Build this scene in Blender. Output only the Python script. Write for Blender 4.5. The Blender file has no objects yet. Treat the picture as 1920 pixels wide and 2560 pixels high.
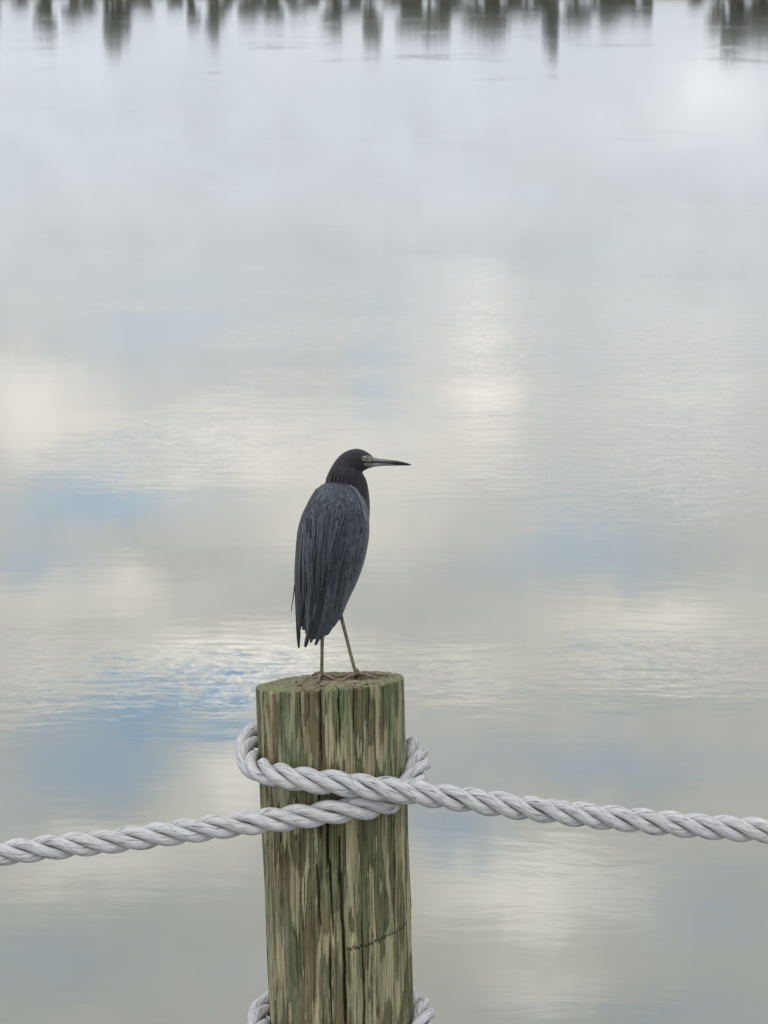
import bpy, bmesh, math, random
import numpy as np
from mathutils import Vector, Matrix, noise as mnoise

random.seed(7); rng = np.random.default_rng(11)
scene = bpy.context.scene
col = scene.collection

# ------------------------------------------------------------------ camera
CAM = np.array((0.10, -5.20, 3.60))
PITCH = math.radians(10.5)
LENS, SENS_H = 100.0, 34.6
W, H = 1920.0, 2560.0
F = H * LENS / SENS_H
cp, sp_ = math.cos(PITCH), math.sin(PITCH)
cam_data = bpy.data.cameras.new('camera'); cam = bpy.data.objects.new('camera', cam_data)
col.objects.link(cam); scene.camera = cam
cam.location = CAM; cam.rotation_euler = (math.pi / 2 - PITCH, 0, 0)
cam_data.sensor_fit = 'VERTICAL'; cam_data.sensor_height = SENS_H; cam_data.sensor_width = SENS_H
cam_data.lens = LENS; cam_data.clip_start = 0.1; cam_data.clip_end = 12000
cam_data.dof.use_dof = True; cam_data.dof.focus_distance = 5.30; cam_data.dof.aperture_fstop = 16.0

def at(px, py, d):
    """world point seen at photo pixel px,py at depth d along the optical axis"""
    u = (px - W / 2) / F; v = (py - H / 2) / F
    return CAM + d * np.array((u, cp - v * sp_, -sp_ - v * cp))
def at_y(px, py, y):
    r = at(px, py, 1.0) - CAM
    return CAM + r * ((y - CAM[1]) / r[1])
def z_for(y, py):
    v = (py - H / 2) / F; dy = y - CAM[1]
    return CAM[2] + dy * (v * cp + sp_) / (v * sp_ - cp)
def proj(p):
    d = np.asarray(p) - CAM
    f = d[1] * cp - d[2] * sp_; u = d[1] * sp_ + d[2] * cp
    return W / 2 + F * d[0] / f, H / 2 - F * u / f

# ------------------------------------------------------------------ world, sun, exposure
SUN_EL, SUN_AZ = math.radians(58), math.radians(-150)     # azimuth from +Y towards +X
scene.view_settings.view_transform = 'Standard'; scene.view_settings.look = 'None'
scene.view_settings.exposure = 0.0; scene.view_settings.gamma = 1.0
try:
    scene.cycles.use_denoising = True
    scene.cycles.max_bounces = 4; scene.cycles.diffuse_bounces = 2; scene.cycles.glossy_bounces = 3; scene.cycles.use_adaptive_sampling = True; scene.cycles.adaptive_threshold = .02
except Exception: pass

class NT:
    def __init__(s, tree): s.t = tree; s.n = tree.nodes; s.l = tree.links
    def node(s, typ, **kw):
        n = s.n.new(typ)
        for k, v in kw.items(): setattr(n, k, v)
        return n
    def put(s, sock, v):
        if isinstance(v, bpy.types.NodeSocket): s.l.new(v, sock)
        elif v is not None:
            if isinstance(v, (tuple, list)) and len(v) == 3 and sock.type == 'RGBA': v = (*v, 1)
            sock.default_value = v
    def math(s, op, a, b=None, c=None, clamp=False):
        n = s.node('ShaderNodeMath', operation=op, use_clamp=clamp)
        s.put(n.inputs[0], a); s.put(n.inputs[1], b); s.put(n.inputs[2], c); return n.outputs[0]
    def vec(s, op, a, b=None, out=0):
        n = s.node('ShaderNodeVectorMath', operation=op)
        s.put(n.inputs[0], a)
        if op == 'SCALE': s.put(n.inputs['Scale'], b)
        else: s.put(n.inputs[1], b)
        return n.outputs['Value'] if op in ('LENGTH', 'DOT_PRODUCT') else n.outputs[0]
    def noise(s, v, scale, detail=4, rough=.55, dist=0., col=False):
        n = s.node('ShaderNodeTexNoise'); s.put(n.inputs['Vector'], v)
        s.put(n.inputs['Scale'], scale); s.put(n.inputs['Detail'], detail); s.put(n.inputs['Roughness'], rough)
        s.put(n.inputs['Distortion'], dist)
        return n.outputs['Color'] if col else n.outputs[0]
    def mix(s, f, a, b, blend='MIX'):
        n = s.node('ShaderNodeMix', data_type='RGBA', blend_type=blend)
        s.put(n.inputs['Factor'], f); s.put(n.inputs['A'], a) if False else None
        s.put(n.inputs[6], a); s.put(n.inputs[7], b); return n.outputs[2]
    def ramp(s, f, pts, interp='LINEAR'):
        n = s.node('ShaderNodeValToRGB'); cr = n.color_ramp; cr.interpolation = interp
        while len(cr.elements) > 1: cr.elements.remove(cr.elements[-1])
        for i, (p, c) in enumerate(pts):
            e = cr.elements[0] if i == 0 else cr.elements.new(p)
            e.position = p; c = (c, c, c) if not isinstance(c, (tuple, list)) else c; e.color = (*c, 1)
        s.put(n.inputs[0], f); return n.outputs[0]
    def smooth(s, x, a, b):
        n = s.node('ShaderNodeMapRange', interpolation_type='SMOOTHSTEP')
        s.put(n.inputs[0], x); s.put(n.inputs[1], a); s.put(n.inputs[2], b); return n.outputs[0]
    def mapping(s, v, scale=(1, 1, 1), loc=(0, 0, 0), rot=(0, 0, 0)):
        n = s.node('ShaderNodeMapping'); s.put(n.inputs['Vector'], v)
        n.inputs['Scale'].default_value = scale; n.inputs['Location'].default_value = loc; n.inputs['Rotation'].default_value = rot
        return n.outputs[0]

world = bpy.data.worlds.new('World'); scene.world = world; world.use_nodes = True
wt = NT(world.node_tree); world.node_tree.nodes.clear()
sky = wt.node('ShaderNodeTexSky', sky_type='NISHITA'); sky.sun_disc = False
sky.sun_elevation = SUN_EL; sky.sun_rotation = SUN_AZ; sky.air_density = 1.0; sky.dust_density = 1.0; sky.ozone_density = 1.5
direction = wt.vec('NORMALIZE', wt.node('ShaderNodeTexCoord').outputs['Generated'])
warp = wt.vec('SCALE', wt.vec('SUBTRACT', wt.noise(direction, 34, 5, .66, col=True), (.5, .5, .5)), .034)
dw = wt.vec('ADD', direction, warp)
def sky_dir(px, py):                       # the part of the sky that calm water mirrors at that photo pixel
    d = at(px, py, 1.0) - CAM; d[2] = -d[2]; d /= np.linalg.norm(d); return tuple(float(v) for v in d)
def sky_patches(lst):
    tot = None
    for px, py, sx, sy, amp in lst:
        c = sky_dir(px, py)
        q = wt.vec('MULTIPLY', wt.vec('SUBTRACT', dw, c), (F / sx, F / sx, F / sy))
        e = wt.math('MULTIPLY', wt.math('EXPONENT', wt.math('MULTIPLY', wt.vec('DOT_PRODUCT', q, q), -1.0)), amp)
        tot = e if tot is None else wt.math('ADD', tot, e)
    return tot
bright_clouds = sky_patches([(1190, 920, 120, 130, .85), (1720, 950, 230, 120, .62), (1800, 250, 170, 110, .22), (80, 1010, 190, 120, .65), (480, 1130, 300, 90, .75),
    (950, 1150, 380, 130, .45), (620, 1640, 290, 66, 2.0), (1650, 1590, 320, 90, .85), (600, 1950, 150, 110, 1.2), (100, 1730, 160, 60, .85),
    (1330, 2230, 260, 120, 1.6), (250, 2160, 280, 80, 1.0), (1330, 2480, 150, 60, 1.0), (60, 1500, 130, 90, .35), (330, 1480, 150, 60, .6), (1150, 1700, 160, 60, .9), (820, 1330, 300, 60, .4)])
gaps = sky_patches([(480, 1760, 210, 66, 1.7), (250, 1250, 220, 52, .5), (240, 1910, 200, 90, .62), (960, 940, 80, 120, .20), (1450, 1400, 260, 60, .30),
    (1130, 2080, 120, 90, .6), (1750, 2290, 230, 110, .40), (1500, 1900, 330, 60, .40), (100, 2400, 330, 90, .42), (1740, 1110, 160, 45, .28), (1650, 2540, 300, 60, .40), (80, 1400, 130, 70, .3)])
flat = wt.vec('MULTIPLY', dw, (1, 1, 2.2))
n_big = wt.noise(flat, 7, 4, .55); n_fine = wt.noise(flat, 26, 5, .62)
away = wt.math('SUBTRACT', 1.0, sky_patches([(960, 1250, 2300, 3200, 1.0)]))      # the same broken cloud goes on all round
flat2 = wt.vec('ADD', flat, (5.3, 2.1, 7.7))
gaps = wt.math('ADD', gaps, wt.math('MULTIPLY', away, wt.math('MULTIPLY', wt.smooth(wt.noise(flat2, 15, 3, .55), .58, .70), .7)))
bright_clouds = wt.math('ADD', bright_clouds, wt.math('MULTIPLY', away, wt.math('MULTIPLY', wt.smooth(wt.noise(flat2, 12, 3, .55), .52, .70), .55)))
gap_f = wt.math('ADD', gaps, wt.math('MULTIPLY', wt.smooth(n_big, .56, .72), .12))
el = wt.node('ShaderNodeSeparateXYZ'); wt.put(el.inputs[0], direction)
gap_f = wt.math('MULTIPLY', wt.math('MINIMUM', gap_f, .92), wt.smooth(el.outputs[2], .035, .12))      # low down the haze closes every gap
lum = wt.math('ADD', wt.math('ADD', 7.3, wt.math('MULTIPLY', wt.math('SUBTRACT', n_fine, .5), 3.8)), wt.math('MULTIPLY', bright_clouds, 6.0))
sep = wt.node('ShaderNodeSeparateXYZ'); wt.put(sep.inputs[0], dw)
warm = wt.math('MINIMUM', wt.math('ADD', wt.math('MULTIPLY', bright_clouds, 1.2), wt.math('MULTIPLY_ADD', wt.smooth(sep.outputs[2], .06, .22), .42, .10)), 1.0)
tint = wt.mix(warm, (.90, .985, 1.09), (1.05, 1.0, .935))
lum = wt.math('MULTIPLY', lum, wt.math('MULTIPLY_ADD', wt.smooth(sep.outputs[2], .015, .10), .10, .90))
cloud = wt.vec('SCALE', tint, lum)
blue = wt.vec('MULTIPLY', sky.outputs[0], (.55, 1.52, 2.05))
bg = wt.node('ShaderNodeBackground'); wt.put(bg.inputs[0], wt.mix(gap_f, cloud, blue)); bg.inputs[1].default_value = .15
wo = wt.node('ShaderNodeOutputWorld'); wt.l.new(bg.outputs[0], wo.inputs[0])

sun_d = bpy.data.lights.new('sun', 'SUN'); sun = bpy.data.objects.new('sun', sun_d); col.objects.link(sun)
sun_d.energy = 0.9; sun_d.angle = math.radians(25); sun_d.color = (1, .96, .90)
sv = Vector((math.sin(SUN_AZ) * math.cos(SUN_EL), math.cos(SUN_AZ) * math.cos(SUN_EL), math.sin(SUN_EL)))
sun.rotation_euler = sv.to_track_quat('Z', 'Y').to_euler(); sun.location = (0, 0, 30)

# ------------------------------------------------------------------ helpers
def material(name, rough=.8, spec=.3):
    m = bpy.data.materials.new(name); m.use_nodes = True; t = NT(m.node_tree)
    b = m.node_tree.nodes['Principled BSDF']; b.inputs['Roughness'].default_value = rough
    b.inputs['Specular IOR Level'].default_value = spec
    return m, t, b
def coords(t, kind='Object'): return t.node('ShaderNodeTexCoord').outputs[kind]
def bump(t, b, h, strength=.5, dist=.001):
    n = t.node('ShaderNodeBump'); t.put(n.inputs['Height'], h); n.inputs['Strength'].default_value = strength
    n.inputs['Distance'].default_value = dist; t.l.new(n.outputs[0], b.inputs['Normal']); return n
def mesh_np(name, verts, faces, smooth=True):
    me = bpy.data.meshes.new(name); verts = np.asarray(verts, np.float32); faces = np.asarray(faces, np.int32)
    k = faces.shape[1]
    me.vertices.add(len(verts)); me.vertices.foreach_set('co', verts.ravel())
    me.loops.add(faces.size); me.loops.foreach_set('vertex_index', faces.ravel())
    me.polygons.add(len(faces)); me.polygons.foreach_set('loop_start', np.arange(0, faces.size, k, dtype=np.int32))
    me.update(calc_edges=True); me.validate()
    me.polygons.foreach_set('use_smooth', np.full(len(me.polygons), smooth)); return me
def obj(name, me, mat=None, parent=None):
    o = bpy.data.objects.new(name, me); col.objects.link(o)
    if mat is not None and me is not None and not me.materials: me.materials.append(mat)
    if parent is not None:
        o.parent = parent; o.matrix_parent_inverse = Matrix.Translation(parent.location).inverted()
    return o
def thing(name, label, cat, loc, group=None):
    o = bpy.data.objects.new(name, None); col.objects.link(o); o.location = loc; o.empty_display_size = .05
    o['label'] = label; o['category'] = cat
    if group: o['group'] = group
    return o
def grid_faces(nr, nc, wrap):
    r = np.arange(nr - 1)[:, None]; c = np.arange(nc if wrap else nc - 1)[None]; c2 = (c + 1) % nc
    return np.stack([r * nc + c, r * nc + c2, (r + 1) * nc + c2, (r + 1) * nc + c], -1).reshape(-1, 4)
def attr(me, name, vals):
    a = me.attributes.new(name, 'FLOAT', 'POINT'); a.data.foreach_set('value', np.asarray(vals, np.float32).ravel())
def ss(a, b, x):
    t = np.clip((x - a) / (b - a), 0, 1); return t * t * (3 - 2 * t)

# ------------------------------------------------------------------ water
m, t, b = material('water_surface')
m.node_tree.nodes.remove(b)
P = t.node('ShaderNodeNewGeometry').outputs['Position']
pw = t.vec('ADD', P, t.vec('SCALE', t.vec('SUBTRACT', t.noise(P, .35, 3, .5, col=True), (.5, .5, .5)), .9))
rip = t.noise(t.mapping(pw, (2.8, 8.0, 1), rot=(0, 0, .12)), 1.0, 3, .58)
rip2 = t.noise(t.mapping(pw, (.55, 1.5, 1), rot=(0, 0, -.2)), 1.0, 3, .5)
swell = t.noise(t.mapping(P, (.12, .22, 1)), 1.0, 2, .5)
wy = t.node('ShaderNodeSeparateXYZ'); t.put(wy.inputs[0], pw); wy = wy.outputs[1]
def lane(a, b_, c, d): return t.math('MULTIPLY', t.smooth(wy, a, b_), t.math('SUBTRACT', 1.0, t.smooth(wy, c, d)))
lanes = t.math('MAXIMUM', lane(13.5, 16.5, 22., 32.), t.math('MULTIPLY', lane(8.6, 9.4, 10.2, 11.2), .75))     # breeze lanes lying across the pond
patch = t.smooth(t.math('ADD', t.noise(t.mapping(P, (.16, .10, 1), (3.1, 1.7, 0)), 1.0, 4, .6), t.math('MULTIPLY_ADD', lanes, .14, -.09)), .44, .66)
hgt = t.math('ADD', t.math('ADD', t.math('MULTIPLY', rip, t.math('MULTIPLY_ADD', patch, .0044, .0003)), t.math('MULTIPLY', rip2, t.math('MULTIPLY_ADD', patch, .0016, .0006))), t.math('MULTIPLY', swell, .001))
bn = t.node('ShaderNodeBump'); t.put(bn.inputs['Height'], hgt); bn.inputs['Strength'].default_value = 1; bn.inputs['Distance'].default_value = 1
fr = t.node('ShaderNodeFresnel'); fr.inputs['IOR'].default_value = 1.6; t.l.new(bn.outputs[0], fr.inputs['Normal'])
gl = t.node('ShaderNodeBsdfGlossy'); sy_ = t.node('ShaderNodeSeparateXYZ'); t.put(sy_.inputs[0], P); t.put(gl.inputs['Roughness'], t.math('MULTIPLY_ADD', t.smooth(sy_.outputs[1], 25., 140.), .038, .022)); t.l.new(bn.outputs[0], gl.inputs['Normal'])
df = t.node('ShaderNodeBsdfDiffuse'); df.inputs['Color'].default_value = (.185, .190, .150, 1)
mx = t.node('ShaderNodeMixShader'); t.l.new(fr.outputs[0], mx.inputs[0]); t.l.new(df.outputs[0], mx.inputs[1]); t.l.new(gl.outputs[0], mx.inputs[2])
t.l.new(mx.outputs[0], m.node_tree.nodes['Material Output'].inputs['Surface'])
WATER_MAT = m
xs = np.linspace(-2500, 2500, 9); ys = np.array([-300, -20, 0, 40, 150, 330, 800, 3000.])
V = [(x, y, 0) for y in ys for x in xs]
o = obj('water', mesh_np('water', V, grid_faces(len(ys), len(xs), False)), WATER_MAT); o['kind'] = 'structure'

# ------------------------------------------------------------------ far shore
m, t, b = material('shore_soil', .95)
n = t.noise(coords(t), .6, 4)
t.put(b.inputs['Base Color'], t.ramp(n, [(.35, (.07, .085, .035)), (.6, (.16, .15, .09))]))
SHORE_MAT = m
SY = 350.0
xs = np.linspace(-1500, 1500, 301); prof = [(0, -1), (1.2, .10), (2.5, .5), (8, .9), (40, 1.2), (400, 2), (2500, 3)]
V = []
for k, (dy, z) in enumerate(prof):
    for x in xs: V.append((x, SY + dy + 1.2 * math.sin(x * .07) * math.sin(x * .023 + 1) + .5 * math.sin(x * .5), z + (.12 * math.sin(x * .9 + k) if k else 0)))
o = obj('far_shore', mesh_np('far_shore', V, grid_faces(len(prof), len(xs), False)), SHORE_MAT); o['kind'] = 'structure'

m, t, b = material('tree_leaf', .7)
oi = t.node('ShaderNodeObjectInfo').outputs['Random']
t.put(b.inputs['Base Color'], t.mix(oi, (.038, .050, .016), (.085, .090, .030)))
LEAF = m
m, t, b = material('tree_bark', .9); t.put(b.inputs['Base Color'], t.ramp(t.noise(coords(t), 6), [(.3, (.05, .04, .03)), (.7, (.13, .11, .085))])); BARK = m
def tree_meshes(seed, n_leaf=1500):
    r = random.Random(seed); bm = bmesh.new(); cl = []
    for i in range(9):
        a = r.uniform(0, 6.28); q = r.uniform(.0, .30); cl.append((q * math.cos(a), q * math.sin(a), r.uniform(.12, .84), r.uniform(.14, .27)))
    for i in range(n_leaf):
        cx, cy, cz, cr = r.choice(cl)
        d = Vector((r.gauss(0, 1), r.gauss(0, 1), r.gauss(0, .8))).normalized() * cr * r.uniform(.45, 1.05)
        p = Vector((cx, cy, cz)) + d; p.z = max(.06, p.z)
        u = Vector((r.gauss(0, 1), r.gauss(0, 1), r.gauss(0, 1))).normalized(); w = u.cross(Vector((r.gauss(0, 1), r.gauss(0, 1), 1)).normalized())
        s = r.uniform(.035, .07)
        bm.faces.new([bm.verts.new(p + u * s), bm.verts.new(p + w * s * .7), bm.verts.new(p - u * s), bm.verts.new(p - w * s * .7)])
    crown = bpy.data.meshes.new('crown'); bm.to_mesh(crown); bm.free(); crown.materials.append(LEAF)
    vs, fs = [], []
    def limb(a, c, ra, rb, n=6):
        a, c = np.array(a), np.array(c); i0 = len(vs)
        for e, rr in ((a, ra), (c, rb)):
            for k in range(n): vs.append(e + rr * np.array((math.cos(6.283 * k / n), math.sin(6.283 * k / n), 0)))
        for k in range(n): fs.append((i0 + k, i0 + (k + 1) % n, i0 + n + (k + 1) % n, i0 + n + k))
    limb((0, 0, -.08), (.02, .01, .35), .035, .025)
    for cx, cy, cz, cr in cl: limb((.02, .01, r.uniform(.15, .34)), (cx, cy, cz), .016, .006)
    trunk = mesh_np('trunk', vs, fs); trunk.materials.append(BARK)
    return crown, trunk
TM = [tree_meshes(s) for s in (1, 2, 3, 4)]
shore_trees = [(110, 4.6, .7), (175, 3.5, .8), (275, 6.2, .62), (300, 5.0, .5), (365, 2.0, 1.2), (480, 4.2, .55), (530, 5.0, .5), (610, 3.0, 1.1), (690, 3.1, 1.1), (735, 2.4, 1.1),
    (835, 4.3, .7), (925, 6.0, .5), (1030, 4.6, .8), (1075, 6.0, .7), (1105, 4.6, .6), (1190, 4.3, .9), (1245, 5.2, .8), (1320, 3.3, 1.2), (1385, 6.8, .32), (1440, 4.0, .9), (1530, 3.6, .8), (1590, 3.0, 1.1), (1625, 2.9, .7),
    (1800, 4.5, .7), (1850, 7.0, .65), (1905, 6.6, .8), (1990, 6.0, .9), (2090, 4.0, 1.0), (2200, 5.5, .8), (45, 1.7, 1.7), (220, 2.2, 1.3), (330, 1.8, 1.6), (430, 1.6, 1.8), (560, 2.2, 1.3), (650, 2.0, 1.7), (780, 1.6, 1.8), (880, 2.3, 1.3), (985, 1.6, 1.6), (1140, 2.2, 1.3), (1285, 2.4, 1.4), (1350, 2.2, 1.4), (1490, 2.5, 1.3), (1560, 2.2, 1.5), (1745, 1.3, 1.6), (1950, 3.0, 1.2), (-40, 3.6, 1.0), (-150, 5.2, .7), (-260, 3.6, 1.1)]
for i, (px, h, wf) in enumerate(shore_trees):
    x = at_y(px, 0, SY + 4)[0]
    cm, tm = TM[i % 4]
    lab, cat, grp = (('low wide green bush on the far bank, mirrored in the water', 'bush', 'low bushes along the far bank') if h < 3.2 else
        ('slender upright tree on the far bank, mirrored in the water as a thin dark streak', 'tree', None) if wf < .4 else
        ('tall dark green tree on the far bank, its reflection reaching far out', 'tree', 'tall trees along the far bank') if h > 5.9 else
        ('middle-sized bushy green tree on the far bank, mirrored in the water', 'tree', 'middle-sized trees along the far bank'))
    root = thing('shore_' + cat, lab, cat, (x, SY + 5 + (i * 37 % 5) * .5, .55), grp)
    root.scale = (h * wf * 1.35, h * wf * 1.35, h * 1.05); root.rotation_euler = (0, 0, i * 1.7)
    for nm, me in (('crown', cm), ('trunk', tm)):
        c = bpy.data.objects.new(nm, me); col.objects.link(c); c.parent = root

# ------------------------------------------------------------------ piling
D0 = 5.36
T = at(826, 1703, D0)
B = at_y(851.5, 2500, T[1])
lean = (B[0] - T[0]) / (B[2] - T[2])
R0 = 186 * D0 / F
RB = 178.5 * ((B[1] - CAM[1]) * cp - (B[2] - CAM[2]) * sp_) / F
taper = (R0 - RB) / (T[2] - B[2])
AX, AY = .070, -.118
def axis_x(z): return T[0] + lean * (z - T[2])
def rad(z): return R0 - taper * (T[2] - z)
def cap_z(x, y): return T[2] + AX * (x - T[0]) + AY * (y - T[1])
NC = 840
th = np.linspace(0, 2 * np.pi, NC, endpoint=False)          # 0 = facing the camera (-Y), +90 deg = right (+X)
def theta_at(px, py):
    z = T[2] - .3
    for _ in range(6):
        zz = z_for(T[1] - rad(z) * .9, py); z = zz
    c = proj((axis_x(z), T[1] - rad(z) * .8, z))[0]; e = proj((axis_x(z) + rad(z), T[1], z))[0] - proj((axis_x(z), T[1], z))[0]
    a = math.asin(max(-.985, min(.985, (px - proj((axis_x(z), T[1], z))[0]) / e)))
    return a, z_for(T[1] - rad(z) * math.cos(a), py)
cracks = [((801, 1728), (809, 1930), 3.0), ((754, 1733), (761, 1885), 2.0), ((852, 1722), (853, 1900), 1.6), ((889, 1718), (889, 1840), 1.6), ((921, 1712), (923, 1810), 1.5), ((956, 1706), (958, 1880), 1.5),
    ((820, 2050), (824, 2180), 3.2), ((856, 2180), (870, 2620), 4.0), ((797, 2160), (804, 2340), 2.4), ((829, 2150), (836, 2350), 2.0), ((754, 2080), (757, 2290), 1.6), ((706, 2070), (697, 2340), 1.5),
    ((743, 2320), (752, 2500), 2.0), ((983, 2060), (986, 2340), 2.0), ((907, 2280), (915, 2640), 2.0), ((828, 2350), (833, 2600), 1.6), ((669, 2100), (675, 2230), 4.0), ((953, 2345), (957, 2420), 1.8),
    ((689, 2470), (692, 2600), 3.0), ((850, 2090), (852, 2230), 1.6), ((800, 1960), (806, 2100), 1.6), ((718, 2420), (722, 2600), 1.4), ((985, 2360), (990, 2560), 1.6), ((664, 1760), (668, 1900), 1.5), ((990, 1720), (990, 1800), 1.4), ((775, 1733), (777, 1800), 1.2)]
crk = []
for (x0, y0), (x1, y1), w in cracks:
    a0, z0 = theta_at(x0, y0); a1, z1 = theta_at(x1, y1)
    if y0 < 1740: z0 += .05
    crk.append((a0, z0, a1, z1, (1.0 if y0 < 1740 else 1.3) * w / F * D0, .026 if w > 2.5 else .018))
for i in range(34):                                          # checks round the far side and below the frame
    a = rng.uniform(1.7, 4.6) if i < 20 else rng.uniform(0, 6.28)
    z0 = T[2] - rng.uniform(-.03, .6) if i < 20 else B[2] - rng.uniform(.1, .9); L = rng.uniform(.1, .5)
    crk.append((a, z0, a + rng.uniform(-.04, .04), z0 - L, rng.uniform(.001, .003), .008))
zlow = T[2] - .80
t_up = np.linspace(0, .80, 500); t_dn = .80 + np.linspace(0, 1, 45)[1:] * (T[2] + .8 - .80)
tt = np.concatenate([t_up, t_dn])
TH, TT = np.meshgrid(th, tt)
capdz = cap_z(T[0] + R0 * np.sin(TH), T[1] - R0 * np.cos(TH)) - T[2]
Z = T[2] - TT + capdz * np.clip(1 - TT / .6, 0, 1)
RR = R0 - taper * (T[2] - Z)
def sumsin(th, z, n, kmax, zf, seed):
    r = np.random.default_rng(seed); o_ = np.zeros_like(th)
    for i in range(n):
        k = r.integers(1, kmax); o_ += np.sin(k * th + r.normal(0, zf) * z + r.uniform(0, 6.28)) / math.sqrt(n)
    return o_
RR = RR + .0016 * sumsin(TH, Z, 10, 6, 5, 1) + .0006 * sumsin(TH, Z, 24, 34, 9, 2) + .00028 * sumsin(TH, Z, 40, 160, 14, 3)
flute = sumsin(TH, Z, 14, 22, 2.5, 4)
RR -= .0012 * np.clip(flute - .9, 0, 1)
depth = np.zeros_like(RR)
for a0, z0, a1, z1, w, dep in crk:
    f = (Z - z0) / (z1 - z0)
    ctr = a0 + (a1 - a0) * np.clip(f, -.2, 1.2) + .006 * np.sin(Z * 31 + a0 * 9) + .003 * np.sin(Z * 97 + a0 * 5)
    da = (TH - ctr + np.pi) % (2 * np.pi) - np.pi
    env = ss(-.03, .10, f) * (1 - ss(.75, 1.02, f)); 
    if z0 > T[2]: env = (1 - ss(.7, 1.02, f))
    ww = np.maximum(w * (.45 + .55 * env), .0009)
    g = np.clip(1.9 - np.abs(da) * R0 / (ww * .45 + .0002), 0, 1)
    depth = np.maximum(depth, g * env * dep)
# a knot and the slanting split on the right of the shaft
hz = [(868, 2372), (905, 2368), (935, 2356), (965, 2342), (1000, 2322), (1016, 2308), (1022, 2280)]
ha = np.array([theta_at(*p) for p in hz]); order = np.argsort(ha[:, 0])
zz = np.interp(((TH + np.pi) % (2 * np.pi)) - np.pi, ha[order, 0], ha[order, 1]) + .0022 * np.sin(TH * 120) + .0016 * np.sin(TH * 57 + 1)
ok = ((((TH + np.pi) % (2 * np.pi)) - np.pi) > ha[0, 0]) & ((((TH + np.pi) % (2 * np.pi)) - np.pi) < 1.9)
g = np.clip(1.3 - np.abs(Z - zz) / .0016, 0, 1) * ok * (.45 + .55 * np.sin(TH * 41) ** 2)
RR += .0016 * ok * np.clip((Z - zz) / .002, 0, 1) * np.exp(-np.clip(Z - zz, 0, 1) / .04)
depth = np.maximum(depth, g * .009)
RR -= depth
RR -= .0022 * np.clip(1 - TT / .003, 0, 1) ** 2 * (1 + .6 * sumsin(TH, Z * 0, 14, 60, 1, 8))     # worn rim
rimrag = .0016 * np.clip(sumsin(TH, TH * 0, 20, 90, 1, 9), 0, 2)
Z = Z - rimrag * np.clip(1 - TT / .006, 0, 1)
X = (T[0] + lean * (Z - T[2])) + RR * np.sin(TH); Y = T[1] - RR * np.cos(TH)
shaft_v = np.stack([X, Y, Z], -1).reshape(-1, 3)

def wood_material():
    m, t, b = material('weathered_piling_wood', .85, .2)
    co = coords(t)
    rel = t.vec('SUBTRACT', co, tuple(float(v) for v in T))
    zrel = t.node('ShaderNodeSeparateXYZ'); t.put(zrel.inputs[0], rel); zrel = zrel.outputs[2]
    sc = lambda k: t.vec('MULTIPLY', rel, (1, 1, k))
    h = t.noise(sc(.14), 14, 4, .55)                          # growth layers cut by the uneven peeled surface
    jag = t.noise(sc(.06), 150, 4, .7)
    jagc = t.math('SUBTRACT', jag, .5)
    def band(mul, jamp, lo, hi):
        q = t.math('FRACT', t.math('MULTIPLY', t.math('ADD', h, t.math('MULTIPLY', jagc, jamp)), mul))
        return q, t.math('MULTIPLY', t.smooth(q, lo, lo + .05), t.math('SUBTRACT', 1.0, t.smooth(q, hi, hi + .06)))
    q1, pale = band(5.6, .115, .42, .86)
    q2, pale2 = band(13.0, .14, .45, .85)
    edge = t.math('MULTIPLY', t.smooth(q1, .33, .40), t.math('SUBTRACT', 1.0, t.smooth(q1, .40, .45)))
    streak = t.noise(sc(.03), 260, 4, .7)
    broad = t.noise(sc(.05), 70, 3, .6)
    hue = t.noise(sc(.25), 16, 3, .55)
    hue2 = t.noise(sc(.18), 27, 3, .6)
    up = t.smooth(zrel, -.34, -.14)
    dark = t.mix(t.smooth(hue, .40, .60), (.108, .090, .050), (.086, .098, .048))
    dark = t.mix(t.math('MULTIPLY', t.smooth(hue2, .56, .70), .7), dark, (.160, .110, .064))
    light = t.mix(t.smooth(hue2, .38, .62), (.325, .325, .195), (.335, .295, .185))
    c = t.mix(t.math('MULTIPLY', pale, t.math('MULTIPLY_ADD', t.smooth(broad, .35, .62), .55, .27)), dark, light)
    c = t.mix(t.math('MULTIPLY', pale2, .34), c, (.215, .212, .125))
    c = t.mix(t.math('MULTIPLY', up, t.math('MULTIPLY', t.smooth(hue, .42, .58), .50)), c, (.078, .110, .052))
    grey = t.smooth(t.noise(sc(.3), 9, 3), .55, .72)
    c = t.mix(t.math('MULTIPLY', grey, .35), c, (.27, .26, .225))
    c = t.mix(t.math('MULTIPLY', edge, .75), c, (.045, .040, .024))
    c = t.mix(1.0, c, t.ramp(streak, [(.30, .36), (.40, 1.02), (.58, 1.32), (.8, 1.6)]), 'MULTIPLY')
    speck = t.noise(sc(.5), 330, 2, .6)
    c = t.mix(t.math('MULTIPLY', t.smooth(speck, .64, .72), .75), c, (.030, .028, .018))
    hair = t.noise(sc(.010), 230, 2, .5)
    hair = t.math('MULTIPLY', t.smooth(hair, .585, .61), t.math('SUBTRACT', 1.0, t.smooth(hair, .625, .65)))
    c = t.mix(t.math('MULTIPLY', hair, .75), c, (.032, .028, .018))
    t.put(b.inputs['Base Color'], c)
    hb = t.math('ADD', t.math('ADD', t.math('MULTIPLY', pale, .8), t.math('MULTIPLY', t.math('SUBTRACT', streak, hair), 1.6)), t.math('MULTIPLY', pale2, .4))
    bump(t, b, hb, .9, .0013)
    return m
WOOD = wood_material()
piling = thing('wooden_piling', 'round weathered wooden piling, green with algae, roped and used as a perch', 'piling', (axis_x(0), T[1], 0))
sh = obj('shaft', mesh_np('shaft', shaft_v, grid_faces(len(tt), NC, True)[:, ::-1]), WOOD, piling)

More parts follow.
